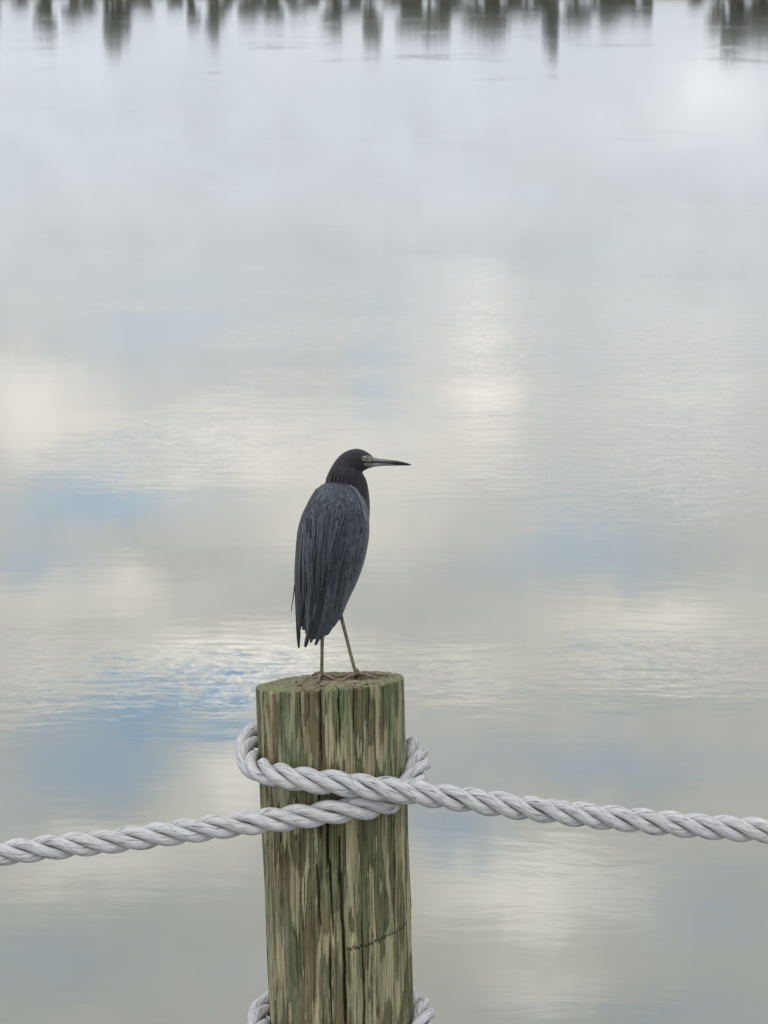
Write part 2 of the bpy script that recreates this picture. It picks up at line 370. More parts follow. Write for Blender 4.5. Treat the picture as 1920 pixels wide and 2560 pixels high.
NRG = 64
rg = np.linspace(1, 0.004, NRG) ** .85
THc, RGc = np.meshgrid(th, rg)
rim_r = RR[0][None]; xx = X[0][None] * RGc + T[0] * (1 - RGc); yy = Y[0][None] * RGc + T[1] * (1 - RGc)
inner = 1 - ss(.90, 1.0, RGc)
und = np.zeros_like(xx)
r_ = np.random.default_rng(5)
for i in range(16):
    k = r_.normal(0, 1, 2) * (45 if i < 8 else 150); und += np.sin(xx * k[0] + yy * k[1] + r_.uniform(0, 6)) * (.0009 if i < 8 else .00035)
rings = .0005 * np.sin(np.hypot(xx - T[0] - .012, yy - T[1] + .01) * 1500 + und * 900)
def top_h(x, y): return cap_z(x, y)
holes = np.zeros_like(xx)
for hx, hy, hr in ((.095, .052, .006), (.045, .07, .004), (.016, .082, .004), (-.05, -.03, .005), (-.075, .03, .004)):
    holes += np.exp(-((xx - T[0] - hx) ** 2 + ((yy - T[1] - hy) * .6) ** 2) / hr ** 2)
radc = np.zeros_like(xx)
for a in (.35, 1.3, 2.5, 3.3, 4.4, 5.5):
    da = (THc - a + .06 * np.sin(RGc * 9 + a) + np.pi) % (2 * np.pi) - np.pi
    radc = np.maximum(radc, np.clip(1.2 - np.abs(da) * RGc * R0 / .0016, 0, 1) * ss(.1, .5, RGc))
zc = cap_z(xx, yy) + inner * (und + rings - .0015 - .005 * np.minimum(holes, 1) - .004 * radc) + (Z[0] - cap_z(X[0], Y[0]))[None] * (1 - inner)
cap_v = np.stack([xx, yy, zc], -1).reshape(-1, 3)
capf = grid_faces(NRG, NC, True)[:, ::-1]
m, t, b = material('piling_end_grain', .95, .1)
rel = t.vec('SUBTRACT', coords(t), tuple(float(v) for v in T)); flat_ = t.vec('MULTIPLY', rel, (1, 1, 0))
rr = t.math('DIVIDE', t.vec('LENGTH', flat_), R0)
nz = t.noise(rel, 38, 4, .6); nz2 = t.noise(rel, 150, 3, .6)
wood = t.ramp(t.math('ADD', t.math('MULTIPLY', t.math('SINE', t.math('MULTIPLY', rr, 150.0)), .10), nz), [(.30, (.085, .068, .042)), (.5, (.19, .162, .105)), (.7, (.30, .26, .185))])
moss = t.ramp(nz2, [(.3, (.085, .095, .050)), (.55, (.185, .190, .108)), (.75, (.30, .295, .195))])
mm = t.smooth(t.math('ADD', rr, t.math('MULTIPLY', t.math('SUBTRACT', nz, .5), .9)), .45, .80)
c = t.mix(mm, wood, moss)
c = t.mix(t.math('MULTIPLY', t.smooth(nz2, .64, .72), .8), c, (.035, .028, .02))
t.put(b.inputs['Base Color'], c); bump(t, b, t.math('ADD', nz2, nz), .5, .0010)
cap = obj('end_grain', mesh_np('end_grain', cap_v, capf), m, piling)
cap['label'] = 'sloping sawn top with brown end grain and mossy rim'

# ------------------------------------------------------------------ ropes
m, t, b = material('white_rope_fibre', .8, .25)
a1 = t.node('ShaderNodeAttribute', attribute_name='around').outputs['Fac']; a2 = t.node('ShaderNodeAttribute', attribute_name='along').outputs['Fac']
cv = t.node('ShaderNodeCombineXYZ'); t.put(cv.inputs[0], a1); t.put(cv.inputs[1], a2)
fib = t.noise(t.mapping(cv.outputs[0], (5, 15, 1)), 1.0, 3, .65)
fine = t.noise(t.mapping(cv.outputs[0], (14, 40, 1)), 1.0, 2, .6)
dirt = t.noise(coords(t), 9, 4, .6)
c = t.ramp(fib, [(.31, (.09, .09, .10)), (.40, (.34, .34, .35)), (.49, (.47, .47, .485)), (.75, (.60, .60, .615))])
c = t.mix(t.math('MULTIPLY', t.smooth(dirt, .50, .75), .45), c, (.50, .48, .43))
t.put(b.inputs['Base Color'], c); bump(t, b, t.math('ADD', fib, t.math('MULTIPLY', fine, .5)), .9, .0014)
ROPE = m
def catmull(P, n=40):
    P = np.asarray(P); out = []
    Q = np.vstack([2 * P[0] - P[1], P, 2 * P[-1] - P[-2]])
    for i in range(1, len(Q) - 2):
        p0, p1, p2, p3 = Q[i - 1:i + 3]
        d1, d2, d3 = [max(1e-6, np.linalg.norm(v)) ** .5 for v in (p1 - p0, p2 - p1, p3 - p2)]
        for s in np.linspace(0, 1, n, endpoint=False):
            t0, t1, t2, t3 = 0, d1, d1 + d2, d1 + d2 + d3; tq = t1 + s * d2
            A1 = (t1 - tq) / (t1 - t0) * p0 + (tq - t0) / (t1 - t0) * p1; A2 = (t2 - tq) / (t2 - t1) * p1 + (tq - t1) / (t2 - t1) * p2
            A3 = (t3 - tq) / (t3 - t2) * p2 + (tq - t2) / (t3 - t2) * p3
            B1 = (t2 - tq) / (t2 - t0) * A1 + (tq - t0) / (t2 - t0) * A2; B2 = (t3 - tq) / (t3 - t1) * A2 + (tq - t1) / (t3 - t1) * A3
            out.append((t2 - tq) / (t2 - t1) * B1 + (tq - t1) / (t2 - t1) * B2)
    out.append(P[-1]); return np.array(out)
def smooth_path(c, step):
    seg = np.r_[0, np.cumsum(np.linalg.norm(np.diff(c, axis=0), axis=1))]
    s = np.arange(0, seg[-1], step); c = np.stack([np.interp(s, seg, c[:, k]) for k in range(3)], -1)
    k = 7; pad = np.vstack([np.repeat(c[:1], k, 0), c, np.repeat(c[-1:], k, 0)])
    return s, np.stack([np.convolve(pad[:, j], np.ones(2 * k + 1) / (2 * k + 1), 'valid') for j in range(3)], -1)
def frames(c):
    Tn = np.gradient(c, axis=0); Tn /= np.linalg.norm(Tn, axis=1)[:, None]
    N = np.zeros_like(c); n = np.cross(Tn[0], (0, 0, 1.)); n /= np.linalg.norm(n)
    for i in range(len(c)):
        n = n - Tn[i] * np.dot(n, Tn[i]); n /= np.linalg.norm(n); N[i] = n
    return Tn, N, np.cross(Tn, N)
RA = .0226
def rope(points, label, name='twisted_rope', lay=.150, ph=0.):
    s, c = smooth_path(catmull(points), .0028)
    Tn, N, Bn = frames(c)
    root = thing(name, label, 'rope', tuple(c[len(c) // 2]), 'white ropes tied round the piling')
    NA = 30; be = np.linspace(0, 2 * np.pi, NA, endpoint=False)
    for i in range(3):
        al = 2 * np.pi * s / lay + i * 2 * np.pi / 3 + ph + .10 * np.sin(s * 5 + i) 
        rad_dir = np.cos(al)[:, None] * N + np.sin(al)[:, None] * Bn
        ctr = c + RA * .57 * (1 + .03 * np.sin(s * 23 + i * 2))[:, None] * rad_dir
        st = np.gradient(ctr, axis=0); st /= np.linalg.norm(st, axis=1)[:, None]
        e1 = rad_dir - st * np.sum(rad_dir * st, 1)[:, None]; e1 /= np.linalg.norm(e1, axis=1)[:, None]; e2 = np.cross(st, e1)
        yarn = be[None] + 1.7 * al[:, None]
        rs = RA * .445 * (1 + .035 * np.sin(s * 41 + i * 3 + ph))[:, None] * (1 + .030 * np.abs(np.sin(yarn * 7)) + .012 * np.sin(yarn * 19 + np.sin(s * 60)[:, None]))
        V = ctr[:, None] + rs[..., None] * (np.cos(be)[None, :, None] * e1[:, None] + np.sin(be)[None, :, None] * e2[:, None])
        me = mesh_np('strand', V.reshape(-1, 3), grid_faces(len(s), NA, True))
        attr(me, 'around', np.broadcast_to(np.sin(yarn * 1.0) * 0 + (yarn * RA * .5 * 60), yarn.shape) * .12)
        attr(me, 'along', np.broadcast_to((s * 1.0 + i * 7.3)[:, None], yarn.shape) * .12)
        # across the yarn / along the yarn
        me.attributes['around'].data.foreach_set('value', (np.broadcast_to(s[:, None] * 6 + i * 5, yarn.shape)).astype(np.float32).ravel())
        me.attributes['along'].data.foreach_set('value', (yarn * .16).astype(np.float32).ravel())
        obj('strand', me, ROPE, root)
    return root
def on_cyl(deg, py, gap=RA - .001, dz=0):
    a = math.radians(deg); z = T[2] - .18
    for _ in range(4):
        r_c = rad(z) + gap; y = T[1] - r_c * math.cos(a); z = z_for(y, py)
    return np.array((axis_x(z) + r_c * math.sin(a), y, z + dz))
YF = T[1] - R0 - .0208 + .003
up_pts = [at_y(-1500, 2240, YF - .05), at_y(-900, 2215, YF - .02), at_y(-400, 2178, YF), at_y(0, 2133, YF), at_y(347, 2093, YF), at_y(592, 2061, YF), at_y(740, 2042, YF)]
up_pts += [on_cyl(2, 2028), on_cyl(24, 2017), on_cyl(42, 2003), on_cyl(60, 1972), on_cyl(76, 1932), on_cyl(92, 1900), on_cyl(112, 1872), on_cyl(145, 1846), on_cyl(180, 1830), on_cyl(215, 1822), on_cyl(243, 1832), on_cyl(260, 1852), on_cyl(274, 1884), on_cyl(289, 1910), on_cyl(306, 1927), on_cyl(326, 1939), on_cyl(345, 1950)]
up_pts += [on_cyl(4, 1957, RA + .001), at_y(885, 1963, YF - .004), at_y(950, 1971, YF - .010), at_y(1016, 1979, YF - .012), at_y(1081, 1988, YF - .012), at_y(1222, 2007, YF - .01), at_y(1444, 2036, YF), at_y(1665, 2058, YF), at_y(1912, 2077, YF), at_y(2300, 2100, YF), at_y(2900, 2112, YF - .03), at_y(3500, 2105, YF - .06)]
rope(up_pts, 'white three-strand rope wrapped once round the piling, upper of the two', ph=.6)
dl = lambda deg: 640 + 42 * (1 if 225 < deg < 330 else 0) + 20 * (1 if 190 < deg <= 225 else 0)
YL = YF + .004
lo_pts = [at_y(-1500, 2900, YL - .05), at_y(-900, 2880, YL - .02), at_y(-400, 2845, YL), at_y(0, 2805, YL), at_y(347, 2763, YL), at_y(592, 2728, YL), at_y(740, 2708, YL)]
lo_pts += [on_cyl(d, p + dl(d)) for d, p in ((2, 2052), (24, 2041), (42, 2021), (60, 1972), (76, 1932), (92, 1900), (112, 1872), (145, 1846), (180, 1832), (215, 1826), (243, 1828), (260, 1852), (274, 1884), (289, 1910), (306, 1927), (326, 1939), (345, 1950))]
lo_pts += [on_cyl(4, 2604, RA + .001), at_y(885, 2608, YL - .004), at_y(950, 2612, YL - .010), at_y(1016, 2618, YL - .012), at_y(1081, 2628, YL - .012), at_y(1222, 2647, YL - .01), at_y(1444, 2680, YL), at_y(1665, 2706, YL), at_y(1912, 2728, YL), at_y(2300, 2755, YL), at_y(2900, 2770, YL - .03), at_y(3500, 2765, YL - .06)]
rope(lo_pts, 'white three-strand rope round the piling below the first, lower of the two', ph=1.9)

# ------------------------------------------------------------------ heron
PXM = D0 / F                                            # metres per photo pixel at the piling
def ray_top(px, py):
    r = at(px, py, 1.) - CAM; n = np.array((-AX, -AY, 1.)); return CAM + r * (np.dot(n, np.array(T) - CAM) / np.dot(n, r))
FOOT_L, FOOT_R = ray_top(804, 1694), ray_top(891, 1691)
cam_depth = lambda p: (p[1] - CAM[1]) * cp - (p[2] - CAM[2]) * sp_
DF = (cam_depth(FOOT_L) + cam_depth(FOOT_R)) / 2
def BP(px, py, dep=0.):                                  # a point of the bird: photo pixel + depth offset in pixels
    return at(px, py, DF - (1690 - py) * PXM * math.tan(PITCH) + dep * PXM)
tor = np.array([(1203, 826, 868, 14), (1209, 808, 884, 30), (1220, 792, 897, 46), (1249, 774, 912, 66), (1288, 755, 921, 80), (1323, 745, 922, 85), (1373, 740, 917, 85), (1427, 737, 901, 78), (1467, 738, 886, 68), (1502, 739, 869, 57), (1534, 741, 854, 46), (1560, 745, 838, 36), (1590, 753, 812, 26), (1622, 755, 790, 16)], float)
def torso(py):
    l, r, h = [np.interp(py, tor[:, 0], tor[:, k]) for k in (1, 2, 3)]
    return (l + r) / 2, (r - l) / 2, h
def front(px, py, side=-1):
    cx, hx, hy = torso(py); q = 1 - ((px - cx) / hx) ** 2
    return side * hy * np.sqrt(np.maximum(q, .03)) + 4
def loft(rows, n=40, close=True):
    V, Fc = [], []
    for ring in rows: V += list(ring)
    Fc = [tuple(f) for f in grid_faces(len(rows), n, True)]
    return V, Fc
def closed_loft(bm, rows):
    vs = [[bm.verts.new(p) for p in r] for r in rows]; n = len(rows[0])
    for a, c in zip(vs, vs[1:]):
        for k in range(n): bm.faces.new((a[k], a[(k + 1) % n], c[(k + 1) % n], c[k]))
    bm.faces.new(vs[0][::-1]); bm.faces.new(vs[-1])
ang = np.linspace(0, 2 * np.pi, 36, endpoint=False)
def hslice(py, l, r, h, dep=0.): return [BP((l + r) / 2 + (r - l) / 2 * math.cos(a), py, dep + h * math.sin(a)) for a in ang]
def vslice(px, top, bot, h, dep=0.): return [BP(px, (top + bot) / 2 + (bot - top) / 2 * math.cos(a), dep + h * math.sin(a)) for a in ang]
def spl(tab, n):
    tab = np.asarray(tab, float); c = catmull(tab, n); return c if tab.shape[1] == 3 else c
def densify(tab, n=6):
    tab = np.asarray(tab, float); x = np.arange(len(tab)); q = np.linspace(0, len(tab) - 1, (len(tab) - 1) * n + 1); out = []
    for k in range(tab.shape[1]):
        y = tab[:, k]; m_ = np.gradient(y); i = np.minimum(q.astype(int), len(tab) - 2); f = q - i
        out.append((2 * f**3 - 3 * f**2 + 1) * y[i] + (f**3 - 2 * f**2 + f) * m_[i] + (-2 * f**3 + 3 * f**2) * y[i + 1] + (f**3 - f**2) * m_[i + 1])
    return np.stack(out, -1)
bm = bmesh.new()
bt = [(p, l + 2, r - 2, h - 2) for p, l, r, h in tor if p < 1565] + [(1580, 772, 812, 20)]
closed_loft(bm, [hslice(*r, 4) for r in densify(bt, 4)])
neck = [(1140, 848, 884, 16, 0), (1152, 838, 892, 21, 0), (1166, 829, 899, 25, 0), (1181, 821, 906, 29, 0), (1200, 814, 916, 34, 3), (1227, 814, 922, 38, 8), (1260, 822, 925, 42, 14), (1290, 832, 924, 44, 18), (1340, 850, 919, 40, 20), (1400, 862, 902, 26, 20)]
closed_loft(bm, [hslice(*r) for r in densify(neck, 4)])
head = [(842, 1150, 1176, 9), (848, 1141, 1184, 15), (858, 1132, 1188, 20), (872, 1125, 1189, 24), (889, 1121.5, 1185, 24), (903, 1123, 1180, 21), (914, 1127.5, 1175, 17), (924, 1134, 1170, 12), (932, 1140, 1167, 8)]
closed_loft(bm, [vslice(*r) for r in densify(head, 4)])
for sx, fx in ((0, 818), (1, 866)):                       # feathered thighs
    base = [(1490, fx - 30, fx + 4, 14, 4 + 14 * sx), (1520, fx - 26, fx - 3, 10, 4 + 12 * sx), (1536, fx - 20, fx - 9, 5, 2 + 9 * sx)]
    closed_loft(bm, [hslice(*r) for r in densify(base, 4)])
bmesh.ops.recalc_face_normals(bm, faces=bm.faces)
tmp = bpy.data.meshes.new('tmp'); bm.to_mesh(tmp); bm.free()
to = bpy.data.objects.new('tmp', tmp); col.objects.link(to)
rm = to.modifiers.new('r', 'REMESH'); rm.mode = 'VOXEL'; rm.voxel_size = .0019
sm = to.modifiers.new('s', 'SMOOTH'); sm.iterations = 5; sm.factor = .5
bpy.context.view_layer.update()
body_me = bpy.data.meshes.new_from_object(to.evaluated_get(bpy.context.evaluated_depsgraph_get()))
bpy.data.objects.remove(to); body_me.name = 'body'
body_me.polygons.foreach_set('use_smooth', np.ones(len(body_me.polygons), bool))

heron = thing('heron', 'slate blue heron standing on the piling top, long dark bill pointing sideways', 'heron', tuple(ray_top(845, 1693)))
zs = {k: float(BP(850, k)[2]) for k in (1180, 1215, 1260, 1300, 1500)}
def plumage(name, tone=False, plain=None, vary='obj'):
    m, t, b = material(name, .75, .35)
    co = coords(t); sx = t.node('ShaderNodeSeparateXYZ'); t.put(sx.inputs[0], co)
    zf = sx.outputs[2]
    st = t.noise(t.vec('MULTIPLY', co, (1, 1, .05)), 300, 3, .6)
    mot = t.noise(t.vec('MULTIPLY', co, (1, 1, .4)), 45, 3, .6)
    slate = t.mix(t.smooth(mot, .35, .65), (.024, .031, .042), (.044, .056, .074))
    if plain: slate = plain
    if tone:
        at_ = t.node('ShaderNodeAttribute', attribute_name='tone').outputs['Fac']
        slate = t.mix(at_, (.010, .0125, .017), (.098, .122, .152))
    elif vary == 'obj' and not plain:
        slate = t.mix(t.node('ShaderNodeObjectInfo').outputs['Random'], (.013, .0165, .022), (.055, .069, .088))
    if not tone and vary == 'body':
        maroon = t.mix(t.smooth(mot, .3, .7), (.008, .007, .010), (.022, .019, .027))
        edge = t.math('ADD', zf, t.math('MULTIPLY', t.math('SUBTRACT', mot, .5), .03))
        slate = t.mix(t.smooth(edge, zs[1300], zs[1215]), slate, maroon)
    c = t.mix(1.0, slate, t.ramp(st, [(.32, .45), (.5, 1.0), (.72, 1.5)]), 'MULTIPLY')
    t.put(b.inputs['Base Color'], c); b.inputs['Sheen Weight'].default_value = .12; b.inputs['Sheen Roughness'].default_value = .5
    bump(t, b, st, .7, .0008)
    return m
M_BODY = plumage('heron_body_plumage', vary='body'); M_WING = plumage('heron_wing_feather'); M_STUFF = plumage('heron_contour_feathers', tone=True)
M_TAIL = plumage('heron_tail_feather', plain=(.012, .014, .019))
M_HEADF = plumage('heron_head_feathers', plain=(.018, .017, .024))
obj('body', body_me, M_BODY, heron)

def wing(rows, name, off, side=-1):
    V, nc = [], 26; rws = densify(rows, 5)
    for py, l, r in rws:
        cx, hx, hy = torso(py)
        for k in range(nc):
            f = k / (nc - 1); px = l + (r - l) * f
            e = off * (1 - .6 * abs(2 * f - 1) ** 3)
            V.append(BP(px, py, front(px, py, side) + (e * side)))
    me = mesh_np(name, V, grid_faces(len(rws), nc, False)); o = obj(name, me, M_WING, heron)
    md = o.modifiers.new('thick', 'SOLIDIFY'); md.thickness = .003; md.offset = 0
    return o
w1 = wing([(1204, 836, 862), (1210, 815, 882), (1222, 800, 897), (1250, 790, 911), (1290, 784, 920), (1340, 778, 921), (1400, 771, 910), (1450, 767, 893), (1500, 764, 869.5), (1534, 766, 855.5), (1555, 766, 842), (1575, 767, 827), (1588, 766, 813), (1597, 768, 803)], 'wing', 4)
w1['label'] = 'near wing, folded, broad'
w2 = wing([(1222, 792, 802), (1250, 774.5, 790), (1290, 755.5, 785), (1340, 743, 779), (1400, 738, 772), (1450, 736.5, 768), (1500, 738, 762.5), (1540, 740, 756.5), (1575, 742, 751.5), (1600, 744, 748.6), (1619, 746.4, 747.6)], 'wing', 3)
w2['label'] = 'far wing, narrow pointed tip'
wing([(1240, 800, 905), (1290, 780, 915), (1340, 775, 915), (1400, 765, 905), (1450, 760, 888), (1500, 758, 865), (1540, 757, 846), (1575, 757, 822)], 'wing_underside', 3, 1)

def feather_geo(path, w, lift0=1.0, lift1=3.0, n=9, shape=.9, side=-1, camber=.8):
    """verts of one feather whose quill follows a path (photo pixels) over the folded wing"""
    path = np.asarray(path, float); q = 1 - (1 - np.linspace(0, 1, n)) ** 1.9; s = np.linspace(0, 1, len(path))
    cx = np.interp(q, s, path[:, 0]); cy = np.interp(q, s, path[:, 1])
    if len(path) == 3:
        cx = (1 - q) ** 2 * path[0, 0] + 2 * q * (1 - q) * path[1, 0] + q * q * path[2, 0]; cy = (1 - q) ** 2 * path[0, 1] + 2 * q * (1 - q) * path[1, 1] + q * q * path[2, 1]
    tx, ty = np.gradient(cx), np.gradient(cy); L = np.hypot(tx, ty); nx, ny = -ty / L, tx / L
    prof = np.minimum(1, (q / .25) ** .6 * .5 + .5) * np.clip(1 - q, 0, 1) ** (.5 * shape) ; prof[-1] = .04
    V = []
    for i in range(n):
        for k in (-1, -.35, 0, .35, 1):
            x = cx[i] + nx[i] * k * w * prof[i]; y = cy[i] + ny[i] * k * w * prof[i]
            d = front(x, y, side) + side * (lift0 + (lift1 - lift0) * q[i] + camber * (1 - k * k))
            V.append(BP(x, y, d))
    return V
FFACE = grid_faces(9, 5, False)
def feather(name, path, w, mat, **kw):
    o = obj(name, mesh_np(name, feather_geo(path, w, **kw), FFACE), mat, heron)
    md = o.modifiers.new('thick', 'SOLIDIFY'); md.thickness = .0008; md.offset = 0
    return o
# flight feathers that make the pointed wing ends
for path, w in (([(800, 1400), (788, 1520), (763, 1619)], 9), ([(815, 1400), (806, 1530), (776, 1607)], 8), ([(828, 1410), (822, 1540), (788, 1613)], 8), ([(842, 1420), (838, 1530), (801, 1600)], 9), ([(856, 1430), (852, 1520), (816, 1588)], 9),
                ([(864, 1430), (858, 1510), (833, 1566)], 8), ([(872, 1430), (864, 1500), (846, 1550)], 7), ([(785, 1390), (776, 1500), (768, 1596)], 6), ([(834, 1380), (826, 1470), (806, 1560)], 8), ([(820, 1370), (812, 1460), (796, 1545)], 7),
                ([(850, 1380), (842, 1460), (822, 1540)], 8), ([(864, 1385), (855, 1450), (838, 1525)], 8), ([(878, 1380), (868, 1445), (852, 1510)], 7), ([(808, 1380), (799, 1460), (782, 1550)], 7), ([(796, 1370), (788, 1460), (774, 1540)], 7)):
    feather('flight_feather', path, w, M_WING, lift0=5.5 + .35 * (w > 7), lift1=7.2, shape=.45)
for path, w in (([(752, 1400), (746, 1520), (747, 1621)], 7), ([(760, 1400), (756, 1480), (747, 1600)], 7), ([(748, 1390), (742, 1480), (744, 1570)], 6)):
    feather('flight_feather', path, w, M_WING, lift0=3, lift1=3, shape=.9)
for k, (path, w) in enumerate((([(775, 1470), (768, 1530), (764, 1584)], 6), ([(768, 1470), (762, 1520), (757, 1566)], 6), ([(790, 1480), (778, 1540), (770, 1590)], 8))):
    feather('tail_feather', path, w, M_TAIL, lift0=-14, lift1=-10)
# long back plumes, one by one
r = random.Random(21)
for i in range(64):
    px = r.uniform(752, 868); y0 = r.uniform(1268, 1370) + max(0, (px - 830)) * .7; L = r.uniform(80, 150) * (1 - .35 * max(0, px - 820) / 50)
    cx, hx, hy = torso(y0); px = max(cx - hx * .9, min(cx + hx * .55, px))
    y1 = min(1515, y0 + L); drift = (px - 770) * -.30 * (y1 - y0) / 120
    cx1, hx1, _ = torso(y1); x1 = max(cx1 - hx1 * .93, px + drift + r.uniform(-5, 5))
    feather('plume', [(px, y0), ((px + x1) / 2 + r.uniform(-2, 4), (y0 + y1) / 2), (x1, y1)], r.uniform(2.2, 4.2), M_WING, lift0=7, lift1=9.5 + r.uniform(0, 2.5), shape=1.1, camber=1.2)
for path in ([(772, 1330), (768, 1400), (774, 1510)], [(784, 1340), (780, 1430), (786, 1508)], [(800, 1360), (798, 1430), (795, 1498)], [(812, 1360), (815, 1420), (801, 1478)], [(757, 1330), (748, 1400), (749, 1480)], [(764, 1340), (757, 1420), (760, 1500)]):
    feather('plume', path, 4.2, M_WING, lift0=8.5, lift1=12.5, shape=1.0, camber=1.5)
feather('plume', [(742, 1420), (735, 1480), (728, 1529)], 1.3, M_WING, lift0=3, lift1=3, shape=.6)
# small contour feathers: too many to pick apart
V, Fc, tone = [], [], []
for i in range(1500):
    py = r.uniform(1203, 1500); cx, hx, hy = torso(py); f = r.uniform(-.97, .97); px = cx + hx * f
    side = -1 if i % 4 else 1
    if py > 1400 and px < 800: continue
    if py > 1380 and f > -.2 and r.random() < (py - 1380) / 120: continue
    if side < 0 and py < 1215 + max(0, px - 870) * 1.5: continue
    L = r.uniform(10, 22) * (1 + max(0, py - 1300) / 220); ca, ha_, _ = torso(py + L); slant = (ca + ha_ * f - px) / L - .10 * (1 - f * f)
    if side > 0 and (f > .55 or py > 1420): continue
    g = feather_geo([(px, py), (px + slant * L * .5 + r.uniform(-1, 1), py + L * .5), (px + slant * L + r.uniform(-2.5, 2.5), py + L)], r.uniform(1.8, 3.6), lift0=4.6, lift1=6.6 + r.uniform(0, 1.6), side=side, camber=.9)
    b0 = len(V); V += g; Fc += [tuple(q + b0 for q in ff) for ff in FFACE]
    shoulder = math.exp(-((py - 1216) / 42) ** 2) * .55
    tone += [min(1, max(0, r.gauss(.31, .20) + shoulder * .6 - .10 * max(0, f) - .08 * (py > 1400)))] * len(g)
for i in range(70):                                       # pale feathers along the bend of the wing
    q = i / 69; px = float(np.interp(q, [0, .35, .7, 1], [866, 888, 904, 913])) + r.uniform(-1, 2); py = float(np.interp(q, [0, .35, .7, 1], [1203, 1220, 1252, 1292])) + r.uniform(-3, 3)
    sl = float(np.interp(q, [0, .4, 1], [1.3, .6, .12])); L = 15
    g = feather_geo([(px, py), (px + sl * L * .4, py + L * .4), (px + sl * L * .7, py + L)], 3.0, lift0=7.5, lift1=9)
    b0 = len(V); V += g; Fc += [tuple(k + b0 for k in ff) for ff in FFACE]; tone += [r.uniform(.8, 1)] * len(g)
me = mesh_np('contour_feathers', V, np.array(Fc)); attr(me, 'tone', tone)
o = obj('contour_feathers', me, M_STUFF, heron); o['kind'] = 'stuff'
# short feathers of the nape ending over the mantle
for px, py in ((830, 1181), (838, 1183), (847, 1185), (856, 1188), (866, 1190), (826, 1184)):
    Vn = []
    for i in range(9):
        q = i / 8; y = py + q * 24; x = px - q * 4; wd = 4 * (1 - q) ** .5 * (q * .5 + .5)
        l_, r_2, h_ = np.interp(y, [1166, 1181, 1200, 1227], [829, 821, 814, 800]), np.interp(y, [1166, 1181, 1200, 1227], [899, 906, 916, 922]), np.interp(y, [1166, 1181, 1200, 1227], [25, 29, 34, 46])
        for k in (-1, -.35, 0, .35, 1):
            xx_ = x + k * wd; u = (xx_ - (l_ + r_2) / 2) / ((r_2 - l_) / 2); Vn.append(BP(xx_, y, -h_ * math.sqrt(max(.03, 1 - u * u)) - 1.5 - 2 * q - .8 * (1 - k * k)))
    obj('nape_feather', mesh_np('nape_feather', Vn, FFACE), M_HEADF, heron)

# bill
m, t, b = material('heron_bill', .38, .5)
g = t.node('ShaderNodeSeparateXYZ'); t.put(g.inputs[0], coords(t))
x0, x1 = float(BP(926, 1150)[0]), float(BP(1029, 1162)[0])
u = t.math('DIVIDE', t.math('SUBTRACT', g.outputs[0], x0), x1 - x0)
u = t.math('ADD', u, t.math('MULTIPLY', t.math('SUBTRACT', t.noise(t.vec('MULTIPLY', coords(t), (1, 4, 4)), 60, 3), .5), .25))
t.put(b.inputs['Base Color'], t.ramp(u, [(.0, (.20, .20, .202)), (.25, (.18, .172, .176)), (.45, (.11, .10, .104)), (.62, (.022, .019, .020)), (1, (.006, .006, .007))])); M_BILL = m
def lofted(name, rows, mat, parent, n=4):
    bm = bmesh.new(); closed_loft(bm, [vslice(*q) for q in densify(rows, n)]); bmesh.ops.recalc_face_normals(bm, faces=bm.faces)
    me = bpy.data.meshes.new(name); bm.to_mesh(me); bm.free()
    for p in me.polygons: p.use_smooth = True
    return obj(name, me, mat, parent)
bill = lofted('bill', [(920, 1139, 1155.5, 9), (930, 1141, 1155.5, 8), (945, 1145.5, 1156, 6.5), (965, 1148.3, 1157.3, 5.5), (985, 1150.6, 1159, 4.8), (1005, 1154, 1161, 3.8), (1018, 1157.5, 1162, 2.6), (1030, 1162, 1163, .5)], M_BILL, heron)
bill['label'] = 'long dagger bill, pale grey at the base and black at the tip'
lofted('lower_mandible', [(912, 1155, 1173, 9), (925, 1154.8, 1170, 8), (940, 1155, 1166.5, 6), (960, 1156, 1164.8, 5), (985, 1157.5, 1164.2, 4), (1005, 1159.5, 1164, 3), (1024, 1162, 1163.8, .8)], M_BILL, bill)
gape = lofted('gape_line', [(928, 1154.6, 1157, 8.4), (945, 1155, 1157.3, 7.0), (965, 1156.3, 1158.6, 5.9), (985, 1157.8, 1160, 5.1), (1005, 1160, 1161.6, 3.9), (1016, 1161.4, 1162.4, 2.6)], None, bill)
M_SKIN, t, b = material('heron_bare_skin', .55, .4)
t.put(b.inputs['Base Color'], t.ramp(t.noise(coords(t), 260, 3), [(.35, (.085, .088, .086)), (.65, (.165, .165, .155))]))
M_DARK, t, b = material('heron_dark_line', .7); b.inputs['Base Color'].default_value = (.012, .011, .012, 1)
hd = np.array(head)
gape.data.materials.append(M_DARK)
def head_dep(px, py):
    tp, bt_, hh_ = [np.interp(px, hd[:, 0], hd[:, k]) for k in (1, 2, 3)]
    qv = (py - (tp + bt_) / 2) / ((bt_ - tp) / 2); return hh_ * np.sqrt(np.maximum(.02, 1 - qv * qv))
def head_patch(name, outline_top, outline_bot, mat, side, off, parent=None):
    ot, ob = np.array(outline_top, float), np.array(outline_bot, float); V = []; nc = 14; nr = 7
    x0, x1 = ot[0, 0], ot[-1, 0]
    for j in range(nr):
        for k in range(nc):
            px = x0 + (x1 - x0) * k / (nc - 1); a_ = np.interp(px, ot[:, 0], ot[:, 1]); c_ = np.interp(px, ob[:, 0], ob[:, 1]); py = a_ + (c_ - a_) * j / (nr - 1)
            V.append(BP(px, py, side * (head_dep(px, py) + off)))
    o = obj(name, mesh_np(name, V, grid_faces(nr, nc, False)), mat, parent or heron)
    md = o.modifiers.new('thick', 'SOLIDIFY'); md.thickness = .0012; md.offset = 0
    return o
